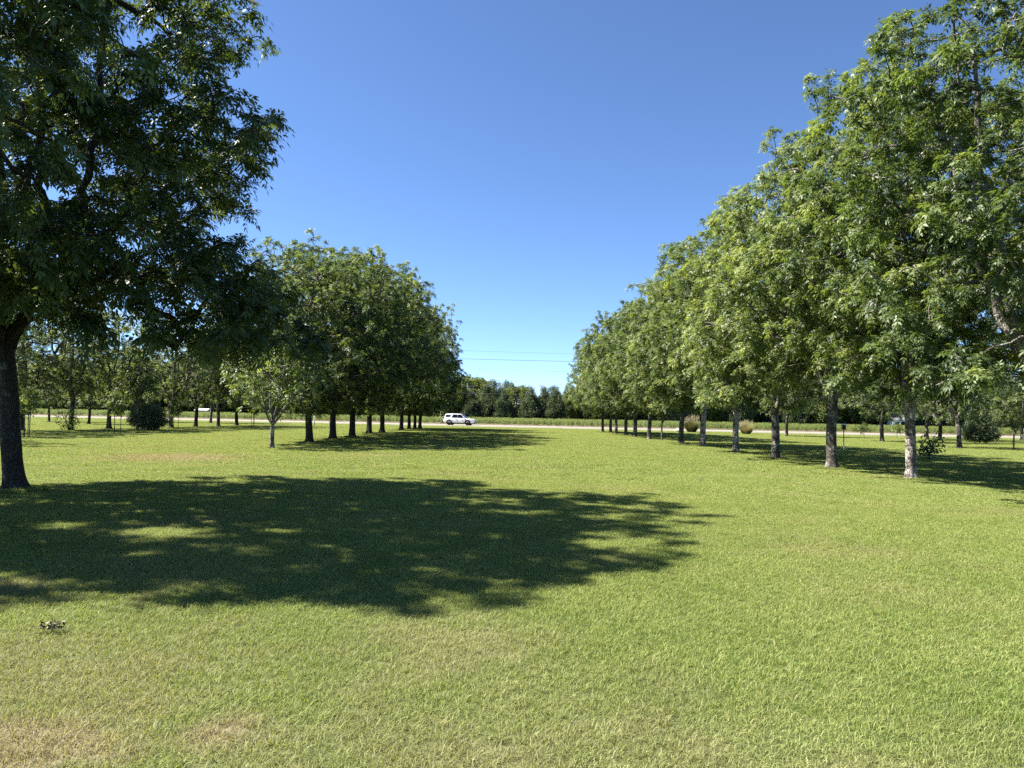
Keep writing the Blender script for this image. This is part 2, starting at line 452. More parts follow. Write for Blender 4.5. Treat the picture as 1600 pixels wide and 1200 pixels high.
# row right of the aisle
right = [(11.0, 14.6), (11.39, 20.3), (10.95, 24.3), (11.11, 29.95), (11.22, 35.5), (11.5, 42.7), (10.99, 45.9), (10.84, 55.9), (10.85, 62.3), (10.83, 67.1), (10.78, 72.9), (10.68, 76.4), (10.29, 80.0)]
rs = [1.0, .95, .98, 1.0, 1.0, 1.0, .98, .98, 1.0, .97, 1.0, .9, .9]
for i, (x, y) in enumerate(right):
    if i == 0: lab = 'bright green orchard tree filling the upper right corner, its trunk just out of view'
    elif i == 1: lab = 'bright green orchard tree with pale pinkish flaking trunk, nearest trunk in the right row'
    else: lab = 'bright green orchard tree, %s trunk from the front in the right row' % ordn[i-1]
    place(KR[i % 3], 'orchard_tree', x, y, rnd.uniform(0, 6.28), (rs[i], rs[i], rs[i]*(1.02, 1.06, 1.06, .99, 1.04, .97, 1.05, 1.0, 1.05, .96, 1.03, .95, 1.0)[i]), lab, 'orchard trees',
          trunk_label='trunk with pale pinkish lichen patches' if i == 1 else None, bark=M_BARK_P if i in (1, 4, 5) else None)
# outer row on the left
row2 = [(-29.5, 30.2, 'orchard tree outside the left edge whose shadow crosses the lawn behind the big dark trunk'),
        (-32, 40.5, 'orchard tree behind the big dark trunk, hidden at the left edge'),
        (-32.5, 47.3, 'orchard tree with pale trunk just right of the big dark leaning trunk'),
        (-31.4, 50.8, 'orchard tree with leafy sprouts round the base of its dark trunk'),
        (-31.4, 55.6, 'orchard tree with straight trunk left of the wide grey bush'),
        (-30.2, 63.2, 'orchard tree with thin trunk just right of the wide grey bush'),
        (-30.4, 68.6, 'orchard tree with flared dark trunk, second right of the wide grey bush'),
        (-29.6, 71.9, 'orchard tree with twin-looking trunk, third right of the wide grey bush'),
        (-29.6, 76.7, 'orchard tree with slim trunk, fourth right of the wide grey bush'),
        (-50.6, 77.9, 'far orchard tree with forked pale trunk close to the road on the left'),
        (-42.0, 70.8, 'far orchard tree with very thin trunk between two thicker trunks on the left'),
        (-53.0, 62.0, 'orchard tree of the outermost row behind the big dark trunk'),
        (-47.0, 88.0, 'orchard tree by the road verge behind the thin trunk on the left'),
        (-38.0, 90.0, 'orchard tree by the road verge behind the wide grey bush')]
for i, (x, y, lab) in enumerate(row2):
    s = rnd.uniform(.86, .98) if i not in (9, 10) else .72
    place(KO[i % 2], 'orchard_tree', x, y, rnd.uniform(0, 6.28), (s, s, s), lab, 'orchard trees')
row2r = [(29.7, 76.7, 'orchard tree with slim dark trunk far off, right of the tan ornamental grass'),
         (32.15, 61.7, 'orchard tree in front of the small white house beyond the field'),
         (44.3, 75.8, 'orchard tree with slim trunk just right of the pale pinkish trunk, far off'),
         (41.7, 69.2, 'orchard tree with short forked trunk left of the sturdy trunk near the dark cone bush'),
         (30.65, 48.7, 'orchard tree with sturdy dark trunk left of the dark cone bush'),
         (31.5, 36.0, 'orchard tree at the right edge, its branches hanging over the dark cone bush'),
         (52.0, 60.0, 'orchard tree behind the dark cone bush at the right edge'),
         (56.0, 78.0, 'orchard tree by the road verge at the far right edge')]
for i, (x, y, lab) in enumerate(row2r):
    s = rnd.uniform(.86, .98)
    place(KO[(i+1) % 2], 'orchard_tree', x, y, rnd.uniform(0, 6.28), (s, s, s*.95), lab, 'orchard trees')

# small many-stemmed tree at the head of the left row
GS = grow(41, H=4.7, zb=1.7, rx=2.1, ry=2.1, fork=1.0, trunk_r=.085, n=200, mind=.24, nlead=6, lead_h=(.55, .85), lead_r=.55, zc=.5, flare=1.25, p=2.3, holes=3)
KS = Kind('small', GS, leaf_mesh('small_crown', GS, M_LEAF, per_tip=6, leaf_len=(.2, .3), ll=.11, lw=.046, seed=41), M_BARK_P, M_TWIG)
place(KS, 'young_tree', -10.45, 31.2, .4, 1, 'small tree with pale trunk dividing into several upright stems, in front of the left row', 'young trees')

# thin saplings, some tied to stakes
GT = grow(51, H=2.7, zb=1.25, rx=.55, ry=.55, fork=1.2, trunk_r=.022, n=46, mind=.16, nlead=3, zc=.5, flare=1.1, holes=0, tip_r=.004)
KT = Kind('sapling', GT, leaf_mesh('sapling_crown', GT, M_LEAF, per_tip=7, leaf_len=(.18, .26), ll=.1, lw=.04, seed=51), M_BARK, M_BARK)
M_STAKE = plain('weathered_stake', (.10, .085, .07), .85, .2, scale=12)
def sapling(x, y, s, label, stakes=0, kind=KT):
    t = place(kind, 'sapling', x, y, rnd.uniform(0, 6), s, label, 'saplings')
    for k in range(stakes):
        bm = bmesh.new(); sx = (-.32, .34, .05)[k]
        add_tube(bm, [(sx, .1*k, -.2), (sx+.01, .1*k, .8), (sx+.02, .1*k, 1.55)], .022, 6)
        bm_obj('stake', bm, M_STAKE, t)
    return t
sapling(-25.06, 36.7, 1.0, 'dark sapling between thin stakes beside the big dark leaning trunk', 3)
sapling(-24.3, 43.6, 1.0, 'thin sapling between two stakes left of the wide grey bush', 2)
sapling(-26.7, 56.3, .95, 'thin sapling between two stakes right of the wide grey bush', 2)
sapling(-26.1, 72.0, 1.05, 'thin sapling between two stakes behind the small many-stemmed tree', 2)
GT2 = grow(52, H=4.2, zb=1.7, rx=.8, ry=.8, fork=1.7, trunk_r=.055, n=80, mind=.18, nlead=3, zc=.5, flare=1.15, holes=0, tip_r=.005)
KT2 = Kind('pale_sapling', GT2, leaf_mesh('sapling_crown', GT2, M_LEAF, per_tip=7, leaf_len=(.2, .3), ll=.11, lw=.04, seed=52), M_TWIG, M_TWIG)
sapling(11.27, 53.2, 1.0, 'slender pale young tree in the gap of the row right of the aisle', 0, KT2)
sapling(33.2, 47.0, .8, 'slender pale young tree at the right edge beside the dark cone bush', 0, KT2)
sapling(-27.3, 52.0, 1.35, 'slender young tree rising through the wide grey bush', 0, KT2)
sapling(42.6, 62.6, .75, 'thin young tree standing against the right side of the dark cone bush', 0, KT2)
GT3 = grow(53, H=1.5, zb=.5, rx=.4, ry=.4, fork=.5, trunk_r=.018, n=26, mind=.14, nlead=3, zc=.5, flare=1.1, holes=0, tip_r=.004)
KT3 = Kind('tiny_sapling', GT3, leaf_mesh('sapling_crown', GT3, M_LEAF_Y, per_tip=7, leaf_len=(.16, .24), ll=.09, lw=.035, seed=53), M_TWIG, M_TWIG)
sapling(37.8, 76.2, 1.1, 'tiny pale sapling on the grass left of the white house', 0, KT3)
sapling(41.2, 76.0, 1.1, 'tiny pale sapling on the grass just left of the pale pinkish trunk', 0, KT3)

# ------------------------------------------------------------------ bushes
def bush(name, seed, x, y, H, rx, ry, label, cat, mat, size, per, n, p=2.2, zc=.4, cone=False, lobes=.15, zb=.15):
    G = grow(seed, H=H, zb=zb, rx=rx, ry=ry, fork=.25, trunk_r=.05, n=n, mind=.12, nlead=5, p=p, zc=zc, lobes=lobes, holes=3, flare=1.1, tip_r=.004)
    if cone:
        P = G['nodes']; k = np.clip(1.15-P[:, 2]/H*.85, .25, 1.15)[:, None]; P[:, :2] *= k
    t = empty(name, (x, y, 0)); tag(t, label, cat)
    obj('stems', tube_mesh('stems', G, G['chains'], M_BARK_D), t)
    obj('leaves', spray_mesh('bush_leaves', G, mat, per, size, .22, seed), t)
    return t
bush('bush', 61, -27.0, 53.0, 1.9, 1.3, 1.2, 'wide grey-green rounded bush on the lawn among the left trunks', 'bush', M_BUSH, (.13, .05), 34, 420)
bush('cone_bush', 62, 40.5, 61.5, 3.1, 1.5, 1.5, 'dense dark evergreen cone bush on the lawn near the right edge', 'bush', M_CEDAR, (.18, .05), 40, 520, cone=True)
bush('sprout_clump', 63, 18.9, 32.2, .95, .55, .45, 'small dark leafy clump on the shaded lawn right of the pale pinkish trunk', 'plant', M_LEAF, (.16, .07), 12, 34, zb=.2)
bush('sprout_clump', 64, -31.2, 50.2, 1.5, .9, .7, 'leafy sprouts round the foot of a dark trunk left of the wide grey bush', 'plant', M_LEAF, (.16, .06), 9, 60, zb=.15)
bush('bush', 65, 44.5, 60.0, 1.3, 1.3, 1.0, 'low leafy bush at the right edge behind the slender young tree', 'bush', M_BUSH, (.15, .055), 24, 120)

# ------------------------------------------------------------------ ornamental grasses
def orn_grass(x, y, H, W, label, n, seed, tan):
    rng = np.random.default_rng(seed)
    a = rng.uniform(0, 2*pi, n); out = rng.random(n)**.6
    base = np.stack([np.cos(a)*out*W*.22, np.sin(a)*out*W*.22, np.zeros(n)], 1)
    hh = H*rng.uniform(.55, 1.1, n)*(1-.2*out); reach = W*.5*out*rng.uniform(.6, 1.1, n)
    dirv = np.stack([np.cos(a), np.sin(a), np.zeros(n)], 1)
    mid = base + dirv*(reach*.42)[:, None] + np.array([0, 0, 1.])*(hh*.62)[:, None]
    tip = base + dirv*reach[:, None] + np.array([0, 0, 1.])*(hh*rng.uniform(.8, 1.05, n))[:, None]
    s = np.stack([-np.sin(a), np.cos(a), np.zeros(n)], 1)*.012
    V = np.stack([base-s, base+s, mid+s*.9, mid-s*.9, tip], 1).reshape(-1, 3)
    i = np.arange(n)*5
    t = empty('ornamental_grass', (x, y, 0)); tag(t, label, 'plant', 'ornamental grasses')
    obj('blades', np_mesh('blades', V, [np.stack([i, i+1, i+2, i+3], 1), np.stack([i+3, i+2, i+4], 1)], tan,
                          fattr={'tint': np.tile(rng.random(n), 2)}), t)
    V2, k = [], 0
    for j in range(70):
        aa = rng.uniform(0, 6.28); r = rng.random()**.5*W*.42; h = H*rng.uniform(.8, 1.2)*(1-.25*r/W)
        c = np.array([cos(aa)*r, sin(aa)*r, h]); 
        b0 = c*np.array([.3, .3, 0]); sd_ = np.array([-sin(aa), cos(aa), 0])*.008; V2 += [b0-sd_, b0+sd_, c+sd_, c-sd_]
        for _ in range(26):
            o = c + rng.normal(size=3)*np.array([.035, .035, .13]); d = unit(rng.normal(size=3)+np.array([0, 0, 1.2]))*.09; q = unit(np.cross(d, rng.normal(size=3)))*.011
            V2 += [o, o+d*.5+q, o+d, o+d*.5-q]
    V2 = np.array(V2)
    obj('plumes', np_mesh('plumes', V2, np.arange(len(V2)).reshape(-1, 4), M_PLUME, fattr={'tint': rng.random(len(V2)//4)}), t)
M_TANGR = leaf_mat('tan_grass', (.12, .115, .080), (.22, .20, .15), (.34, .31, .24), rough=.7, spec=.2)
M_GRNGR = leaf_mat('grey_green_grass', (.045, .055, .030), (.095, .10, .060), (.20, .185, .13), rough=.7, spec=.2)
M_PLUME = leaf_mat('plume', (.20, .175, .14), (.31, .275, .225), (.42, .38, .32), rough=.8, spec=.1)
orn_grass(22.5, 88.7, 1.75, 2.2, 'taller feathery grey-tan ornamental grass clump by the road behind the right row', 2200, 3, M_GRNGR)
orn_grass(27.6, 83.5, 1.3, 1.9, 'lower tan dry ornamental grass clump beside a dark trunk right of the taller clump', 1800, 4, M_TANGR)

# ------------------------------------------------------------------ ground, road, field
RS = -.17                                   # the road runs a little nearer on the right
def ry_(x, off): return 110.0 + RS*(x+8) + off
PATCH = [(-11.3, 23.8, 3.2, .9), (-2.3, 3.4, .9, .8), (-1.4, 3.6, .4, .8), (-.4, 5.0, 1.1, .4), (.2, 3.0, .8, .4), (-5.5, 27, 2.0, .35), (1.6, 3.1, .7, .35), (0, 2.6, 2.4, .42), (2.2, 2.4, 1.6, .35), (-2.6, 4.2, 1.6, .4), (-4.5, 6.2, .8, .4)]
def dry_mask(t, pos):
    n1 = t.noise(pos, .35, 4, .6); n2 = t.noise(pos, 1.7, 4, .65)
    m = t.math('ADD', t.ramp(n1, [(.52, (0, 0, 0)), (.75, (.42,)*3)]), t.ramp(n2, [(.56, (0, 0, 0)), (.78, (.35,)*3)]))
    for (x, y, r, k) in PATCH:
        v = t.n('ShaderNodeVectorMath', operation='DISTANCE'); t.l(pos, v.inputs[0]); v.inputs[1].default_value = (x, y, 0)
        wob = t.math('ADD', t.math('DIVIDE', v.outputs['Value'], r), t.math('MULTIPLY', t.math('SUBTRACT', n2, .5), 1.8))
        mm = t.math('MULTIPLY', t.ramp(wob, [(.25, (1, 1, 1)), (1.0, (0, 0, 0))]), k)
        m = t.math('MAXIMUM', m, mm)
    return m, n1, n2

def ground_mat():
    t = NT('lawn_soil')
    pos = t.n('ShaderNodeNewGeometry').outputs['Position']
    m, n1, n2 = dry_mask(t, pos)
    f = t.noise(pos, 38, 5, .7)
    g = t.mix(n1, (.062, .090, .022), (.085, .110, .030))
    g = t.mix(t.ramp(f, [(.35, (0, 0, 0)), (.65, (1, 1, 1))]), tuple(x*.6 for x in (.07, .10, .025)), g)
    d = t.mix(f, (.10, .080, .050), (.22, .185, .12))
    c = t.mix(m, g, d)
    return t.out(t.principled(c, .95, .1, normal=t.bump(f, .6, .02)))
def sheet(name, pts, z, mat, nx=1):
    me = bpy.data.meshes.new(name); me.from_pydata([(x, y, z) for x, y in pts], [], [tuple(range(len(pts)))]); me.materials.append(mat)
    o = obj(name, me); tag(o, kind='structure'); return o
sheet('ground', [(-2500, -400), (2500, -400), (2500, 4000), (-2500, 4000)], 0, ground_mat())

def road_mat(name, a, b, sc_=2.0):
    t = NT(name); pos = t.n('ShaderNodeNewGeometry').outputs['Position']
    n1 = t.noise(pos, .25*sc_, 4); n2 = t.noise(pos, 30, 4, .7)
    c = t.mix(n1, a, b); c = t.mix(t.ramp(n2, [(.35, (0, 0, 0)), (.7, (.6,)*3)]), c, tuple(x*.8 for x in a))
    return t.out(t.principled(c, .9, .2, normal=t.bump(n2, .5, .01)))
def strip(name, o0, o1, z, mat, x0=-420, x1=420):
    n = 60; xs = np.linspace(x0, x1, n+1); rng = np.random.default_rng(int(o0*10) % 999+3)
    V = []
    for x in xs: V += [(x, ry_(x, o0), z), (x, ry_(x, o1), z)]
    F = np.array([[2*i, 2*i+2, 2*i+3, 2*i+1] for i in range(n)])
    o = obj(name, np_mesh(name, np.array(V), F, mat)); tag(o, kind='structure'); return o
strip('road_verge', -7.6, 12.5, .004, road_mat('sandy_verge', (.22, .195, .14), (.28, .25, .185)))
strip('road', -5.2, 3.5, .008, road_mat('pale_asphalt', (.16, .155, .145), (.21, .20, .185)))
strip('field_soil', 12.5, 68, .012, road_mat('field_soil_mat', (.13, .105, .07), (.18, .15, .10)))
strip('road_marking', -.95, -.8, .0125, plain('road_paint', (.62, .50, .12), .6))

# --- instanced ground cover (grass, crop, woodland): stuff
def tile_set(cname, meshes):
    c = bpy.data.collections.new(cname)
    for i, me in enumerate(meshes):
        o = bpy.data.objects.new('%s_%02d' % (cname, i), me); c.objects.link(o)
    return c
def scatter(name, pts, rot, scl, idx, coll, label, cat=None):
    n = len(pts)
    me = bpy.data.meshes.new(name); me.vertices.add(n); me.vertices.foreach_set('co', np.asarray(pts, np.float32).ravel())
    a = me.attributes.new('rotz', 'FLOAT', 'POINT'); a.data.foreach_set('value', np.asarray(rot, np.float32))
    a = me.attributes.new('scl', 'FLOAT_VECTOR', 'POINT'); a.data.foreach_set('vector', np.asarray(scl, np.float32).ravel())
    a = me.attributes.new('idx', 'INT', 'POINT'); a.data.foreach_set('value', np.asarray(idx, np.int32))
    o = obj(name, me); tag(o, label, cat, kind='stuff')
    ng = bpy.data.node_groups.new(name+'_nodes', 'GeometryNodeTree')
    ng.interface.new_socket('Geometry', in_out='INPUT', socket_type='NodeSocketGeometry')
    ng.interface.new_socket('Geometry', in_out='OUTPUT', socket_type='NodeSocketGeometry')
    N, Lk = ng.nodes, ng.links
    gi, go = N.new('NodeGroupInput'), N.new('NodeGroupOutput')
    iop = N.new('GeometryNodeInstanceOnPoints'); ci = N.new('GeometryNodeCollectionInfo')
    ci.inputs['Collection'].default_value = coll; ci.inputs['Separate Children'].default_value = True; ci.inputs['Reset Children'].default_value = True
    def attr(nm, typ):
        a = N.new('GeometryNodeInputNamedAttribute'); a.data_type = typ; a.inputs['Name'].default_value = nm
        return next(s for s in a.outputs if s.enabled and s.name == 'Attribute')
    cx = N.new('ShaderNodeCombineXYZ'); Lk.new(attr('rotz', 'FLOAT'), cx.inputs['Z'])
    er = N.new('FunctionNodeEulerToRotation'); Lk.new(cx.outputs[0], er.inputs[0])
    Lk.new(gi.outputs[0], iop.inputs['Points']); Lk.new(ci.outputs[0], iop.inputs['Instance'])
    iop.inputs['Pick Instance'].default_value = True
    Lk.new(attr('idx', 'INT'), iop.inputs['Instance Index']); Lk.new(er.outputs[0], iop.inputs['Rotation'])
    Lk.new(attr('scl', 'FLOAT_VECTOR'), iop.inputs['Scale'])
    Lk.new(iop.outputs[0], go.inputs[0])
    md = o.modifiers.new('scatter', 'NODES'); md.node_group = ng
    return o

def grass_mat():
    t = NT('turf_blade')
    pos = t.n('ShaderNodeNewGeometry').outputs['Position']
    m, n1, n2 = dry_mask(t, pos)
    a = t.n('ShaderNodeAttribute', attribute_name='tint').outputs['Fac']
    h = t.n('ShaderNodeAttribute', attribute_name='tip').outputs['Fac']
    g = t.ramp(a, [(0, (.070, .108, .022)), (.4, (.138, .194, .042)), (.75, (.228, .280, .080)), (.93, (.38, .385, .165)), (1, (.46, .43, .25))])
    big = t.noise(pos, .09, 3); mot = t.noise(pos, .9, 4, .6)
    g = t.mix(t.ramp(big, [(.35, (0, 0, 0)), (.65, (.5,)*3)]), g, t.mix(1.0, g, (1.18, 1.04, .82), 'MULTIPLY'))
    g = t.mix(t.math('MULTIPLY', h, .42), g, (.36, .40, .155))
    g = t.mix(t.ramp(mot, [(.36, (.7,)*3), (.60, (0, 0, 0))]), g, t.mix(1.0, g, (.72, .80, .62), 'MULTIPLY'))
    straw = t.mix(a, (.15, .112, .068), (.42, .35, .225))
    c = t.mix(t.math('MULTIPLY', m, .9), g, straw)
    p = t.principled(c, .6, .2)
    tr = t.n('ShaderNodeBsdfTranslucent'); t.l(t.mix(1.0, c, (1.35, 1.3, .6), 'MULTIPLY'), tr.inputs['Color'])
    mx = t.n('ShaderNodeMixShader'); mx.inputs[0].default_value = .35
    t.l(p, mx.inputs[1]); t.l(tr.outputs[0], mx.inputs[2])
    return t.out(mx.outputs[0])
M_GRASS = grass_mat()
def blade_tile(seed, n, size, hh, wd):
    rng = np.random.default_rng(seed)
    k = n//7
    tuft = rng.uniform(-.5, .5, (k, 2))*size
    c = tuft[rng.integers(0, k, n)] + rng.normal(size=(n, 2))*.022
    b = np.concatenate([c, np.zeros((n, 1))], 1)
    a = rng.uniform(0, 2*pi, n); d = np.stack([np.cos(a), np.sin(a), np.zeros(n)], 1)
    s = np.stack([-np.sin(a), np.cos(a), np.zeros(n)], 1)
    a2 = rng.normal(size=n)*.7; s = s*np.cos(a2)[:, None] + d*np.sin(a2)[:, None]
    H = rng.uniform(*hh, n); bend = rng.uniform(.2, 1.9, n)*H; w2 = (rng.uniform(*wd, n)*.5)[:, None]
    m = b + d*(bend*.35)[:, None] + np.array([0, 0, 1.])*(H*.62)[:, None]
    t = b + d*bend[:, None] + np.array([0, 0, 1.])*(H*rng.uniform(.7, 1.05, n))[:, None]
    V = np.stack([b-s*w2, b+s*w2, m+s*w2*.9, m-s*w2*.9, t], 1).reshape(-1, 3)
    i = np.arange(n)*5
    tint = np.clip(rng.beta(1.7, 1.9, n), 0, 1); dead = rng.random(n) < .06; tint[dead] = rng.uniform(.85, 1, dead.sum())
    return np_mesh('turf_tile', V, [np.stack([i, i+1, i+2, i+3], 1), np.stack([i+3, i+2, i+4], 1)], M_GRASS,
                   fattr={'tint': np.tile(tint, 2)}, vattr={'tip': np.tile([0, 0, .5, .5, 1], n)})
tiles = [blade_tile(100+i, 12000, 1.0, (.012, .042), (.0020, .0036)) for i in range(5)] + \
        [blade_tile(200+i, 9000, 2.0, (.016, .045), (.006, .012)) for i in range(4)]
TURF = tile_set('turf_tiles', tiles)
pts, rot, scl, idx = [], [], [], []
rg = np.random.default_rng(77)
for j in range(0, 24):
    y = -1.5 + j
    X = int(.85*max(y, 0)+6)
    for i in range(-X, X+1):
        if y > 17 and rg.random() < (y-17)/6: 
            continue
        pts.append((i+.5*(j % 2), y, 0)); rot.append(rg.integers(0, 4)*pi/2); s = rg.uniform(.85, 1.15); scl.append((1, 1, s)); idx.append(rg.integers(0, 5))
for j in range(0, 50):
    y = 15 + 2*j
    X = int((.82*y+14)/2)
    for i in range(-X, X+1):
        x = 2*i + (j % 2)
        if y > ry_(x, -8.6 + rg.uniform(-.5, .5)): continue
        pts.append((x, y, 0)); rot.append(rg.integers(0, 4)*pi/2); s = rg.uniform(.8, 1.2); scl.append((1, 1, s)); idx.append(rg.integers(5, 9))
for (x, y) in [(-9.35, 13.5)] + left[:4] + right[1:7]:              # longer grass the mower leaves round the trunks
    for k in range(4):
        a = k*pi/2 + x; pts.append((x + cos(a)*.26, y + sin(a)*.26, 0)); rot.append(rg.uniform(0, 6.28)); scl.append((.5, .5, rg.uniform(2.0, 3.0))); idx.append(rg.integers(0, 5))
scatter('grass', pts, rot, scl, idx, TURF, 'short mown yellow-green lawn grass with straw-coloured worn patches')

# crop rows
def crop_tile(seed):
    rng = np.random.default_rng(seed); V, T = [], []
    for _ in range(9):
        px, py = rng.uniform(-1, 1), rng.uniform(-1, 1); H = rng.uniform(.8, 1.2); tt = rng.random()
        for k in range(15):
            a = rng.uniform(0, 6.28); z = H*(.15+.75*k/14); l = rng.uniform(.28, .5)*(1.1-.5*k/14); d = np.array([cos(a), sin(a), .55]); d /= np.linalg.norm(d)
            s = np.array([-sin(a), cos(a), 0])*l*.21; o = np.array([px, py, z])
            V += [o, o+d*l*.5+s, o+d*l+np.array([0, 0, -.25*l]), o+d*l*.5-s]; T.append(np.clip(tt*.5+rng.random()*.5, 0, 1))
    V = np.array(V)
    return np_mesh('crop_tile', V, np.arange(len(V)).reshape(-1, 4), M_CROP, fattr={'tint': np.array(T)})
CROP = tile_set('crop_tiles', [crop_tile(300+i) for i in range(4)])
pts, rot, scl, idx = [], [], [], []
for j in range(27):
    for i in range(-75, 76):
        x = i*2.0; y = ry_(x, 14.0+j*2.0)
        pts.append((x+rg.uniform(-.3, .3), y+rg.uniform(-.25, .25), 0.01)); rot.append(rg.uniform(0, 6.28)); s = rg.uniform(.85, 1.2); scl.append((s, s, s)); idx.append(rg.integers(0, 4))
scatter('crop', pts, rot, scl, idx, CROP, 'green leafy field crop in full sun beyond the pale road')

# ------------------------------------------------------------------ trees beyond the field
def far_kind(seed, mat, size, per, n, spread=.6, conifer=None, **kw):
    G = grow(seed, n=n, clump=.6, **kw)
    if conifer == 'cone':
        P = G['nodes']; H = kw['H']; k = np.clip(1.08-P[:, 2]/H*.55, .42, 1.08)[:, None]; P[:, :2] *= k
    return Kind('far%d' % seed, G, spray_mesh('far_crown', G, mat, per, size, spread, seed), M_BARK_D, M_BARK_D)
FB = far_kind(71, M_LEAF_F, (.42, .2), 44, 420, H=11, zb=.8, rx=4.6, ry=4.6, fork=1.2, trunk_r=.25, mind=.5, nlead=5, p=2.3, zc=.45, lobes=.25)
FO = far_kind(72, M_LEAF_Y, (.42, .2), 44, 420, H=10.5, zb=.8, rx=4.4, ry=4.4, fork=1.2, trunk_r=.25, mind=.5, nlead=5, p=2.3, zc=.45, lobes=.28)
FP = far_kind(73, M_PINE, (.45, .12), 46, 230, H=12, zb=3.2, rx=2.4, ry=2.4, fork=5.5, trunk_r=.2, mind=.45, nlead=4, p=2.0, zc=.55, lobes=.4, spread=.7)
FC = far_kind(74, M_CEDAR, (.40, .12), 46, 420, H=8, zb=.3, rx=3.3, ry=3.0, fork=.8, trunk_r=.18, mind=.4, nlead=4, p=2.0, zc=.4, lobes=.42, conifer='cone')
far = [(FO, -15.5, 178, 1.0, 'olive-green rounded tree behind the white car, beyond the field'),
       (FO, -9.8, 182, 1.12, 'tallest olive-green tree right of the white car, beyond the field'),
       (FB, -19.5, 184, .95, 'green tree half hidden behind the last dark trees of the left row'),
       (FP, -4.6, 196, .92, 'dark bluish pine right of the tallest olive-green tree'),
       (FP, -1.2, 200, .93, 'dark bluish pine standing behind the light green rounded tree'),
       (FP, -6.8, 199, .85, 'dark bluish pine tucked behind the tallest olive-green tree'),
       (FO, 1.4, 184, .92, 'light green rounded tree in the middle of the aisle view, beyond the field'),
       (FC, -6.0, 176, .98, 'dark cedar at the foot of the tallest olive-green tree'),
       (FC, -2.0, 174, .85, 'dark green cedar between two olive trees near the middle, beyond the field'),
       (FC, 4.6, 175, .92, 'dark cedar at the right foot of the light green rounded tree'),
       (FP, 10.8, 190, .80, 'dark pine left of the sunny right row, beyond the field'),
       (FC, 7.8, 176, .95, 'greyish dark cedar left of the dark pine, beyond the field'),
       (FC, 10.8, 174, .90, 'darkest cedar below the dark pine, beyond the field'),
       (FO, 16.0, 180, .88, 'olive-green tree directly left of the sunny right row, beyond the field'),
       (FB, 20.5, 178, .9, 'green tree behind the last trunks of the sunny right row, beyond the field'),
       (FC, -10.0, 175, .8, 'dark cedar just right of the white car, beyond the field')]
for k, x, y, s, lab in far:
    place(k, 'pine_tree' if k is FP else 'cedar_tree' if k is FC else 'broadleaf_tree', x, y, rnd.uniform(0, 6.28), s, lab, 'trees beyond the field')
# the rest of the wood reads as one dark mass behind the orchard
WOOD = bpy.data.collections.new('wood_tiles')
for i, (k, cnm) in enumerate(((FB, 'a'), (FO, 'b'), (FP, 'c'), (FC, 'd'))):
    WOOD.objects.link(bpy.data.objects.new('wood_%s' % cnm, k.crown))
pts, rot, scl, idx = [], [], [], []
for i in range(420):
    side = -1 if i % 2 else 1
    x = side*rg.uniform(20, 185); y = rg.uniform(178, 205) - x*.02
    if 20 < abs(x) < 26 and y < 182: y += 6
    kx = rg.choice([0, 0, 0, 3, 3, 2, 1]); s = rg.uniform(.95, 1.4) if abs(x) > 32 else rg.uniform(.7, .95)
    pts.append((x, y, 0)); rot.append(rg.uniform(0, 6.28)); scl.append((s, s, s)); idx.append(kx)
for i in range(150):
    x = rg.uniform(-180, 180); y = rg.uniform(206, 216)
    if abs(x) < 25: s = .45
    else: s = rg.uniform(.7, .95)
    pts.append((x, y, 0)); rot.append(rg.uniform(0, 6.28)); scl.append((s*1.2, s*1.2, s*.8)); idx.append(rg.choice([0, 3]))
scatter('woodland', pts, rot, scl, idx, WOOD, 'dark far wood along the back edge of the field behind the orchard rows')

# ------------------------------------------------------------------ power lines
M_WIRE = plain('weathered_wire', (.12, .12, .125), .5, .4)
M_POLE = plain('pole_wood', (.13, .105, .085), .85, .2, scale=3)
wires = [(13.1, 12.75, .016, 'topmost thin overhead wire above the road'), (11.62, 11.4, .034, 'thick overhead cable, second from the top above the road'),
         (9.78, 9.58, .015, 'thin overhead wire, third from the top above the road'), (6.8, 6.7, .016, 'overhead wire just above the far pines'),
         (5.5, 5.42, .013, 'lowest overhead wire, seen between the far cedars and pine')]
M_INS = plain('insulator', (.35, .36, .38), .25)
pole_x = (-62.0, 84.0)
for (za, zb_, r, lab) in wires:
    bm = bmesh.new(); pts = []
    for i in range(41):
        x = pole_x[0] + (pole_x[1]-pole_x[0])*i/40
        # sagging span through the two heights seen in the gap, lowest right of the middle
        z = za + (zb_-za)*(x+11.6)/21.3 + .00022*((x-0)**2)
        pts.append((x, 126 + RS*.3*(x+8), z))
    add_tube(bm, pts, r, 5)
    tag(bm_obj('power_line', bm, M_WIRE), lab, 'wire', 'overhead wires')
def z_at(x, za, zb_): return za + (zb_-za)*(x+11.6)/21.3 + .00022*x*x
for x in pole_x:
    t = empty('utility_pole', (x, 126 + RS*.3*(x+8) + .16, 0)); tag(t, 'wooden utility pole carrying the overhead wires behind the %s trees' % ('left' if x < 0 else 'right'), 'pole', 'utility poles')
    bm = bmesh.new(); add_tube(bm, [(0, 0, -.5), (0, 0, 7), (0, 0, z_at(x, 13.1, 12.75)+.4)], [.17, .14, .11], 12); bm_obj('pole', bm, M_POLE, t, True)
    for (za, zb_, r, lab) in wires:
        bm = bmesh.new()
        z = z_at(x, za, zb_); add_tube(bm, [(0, -.16, z-.12), (0, -.16, z-.02)], [.06, .045], 8)
        bm_obj('insulator', bm, M_INS, t)

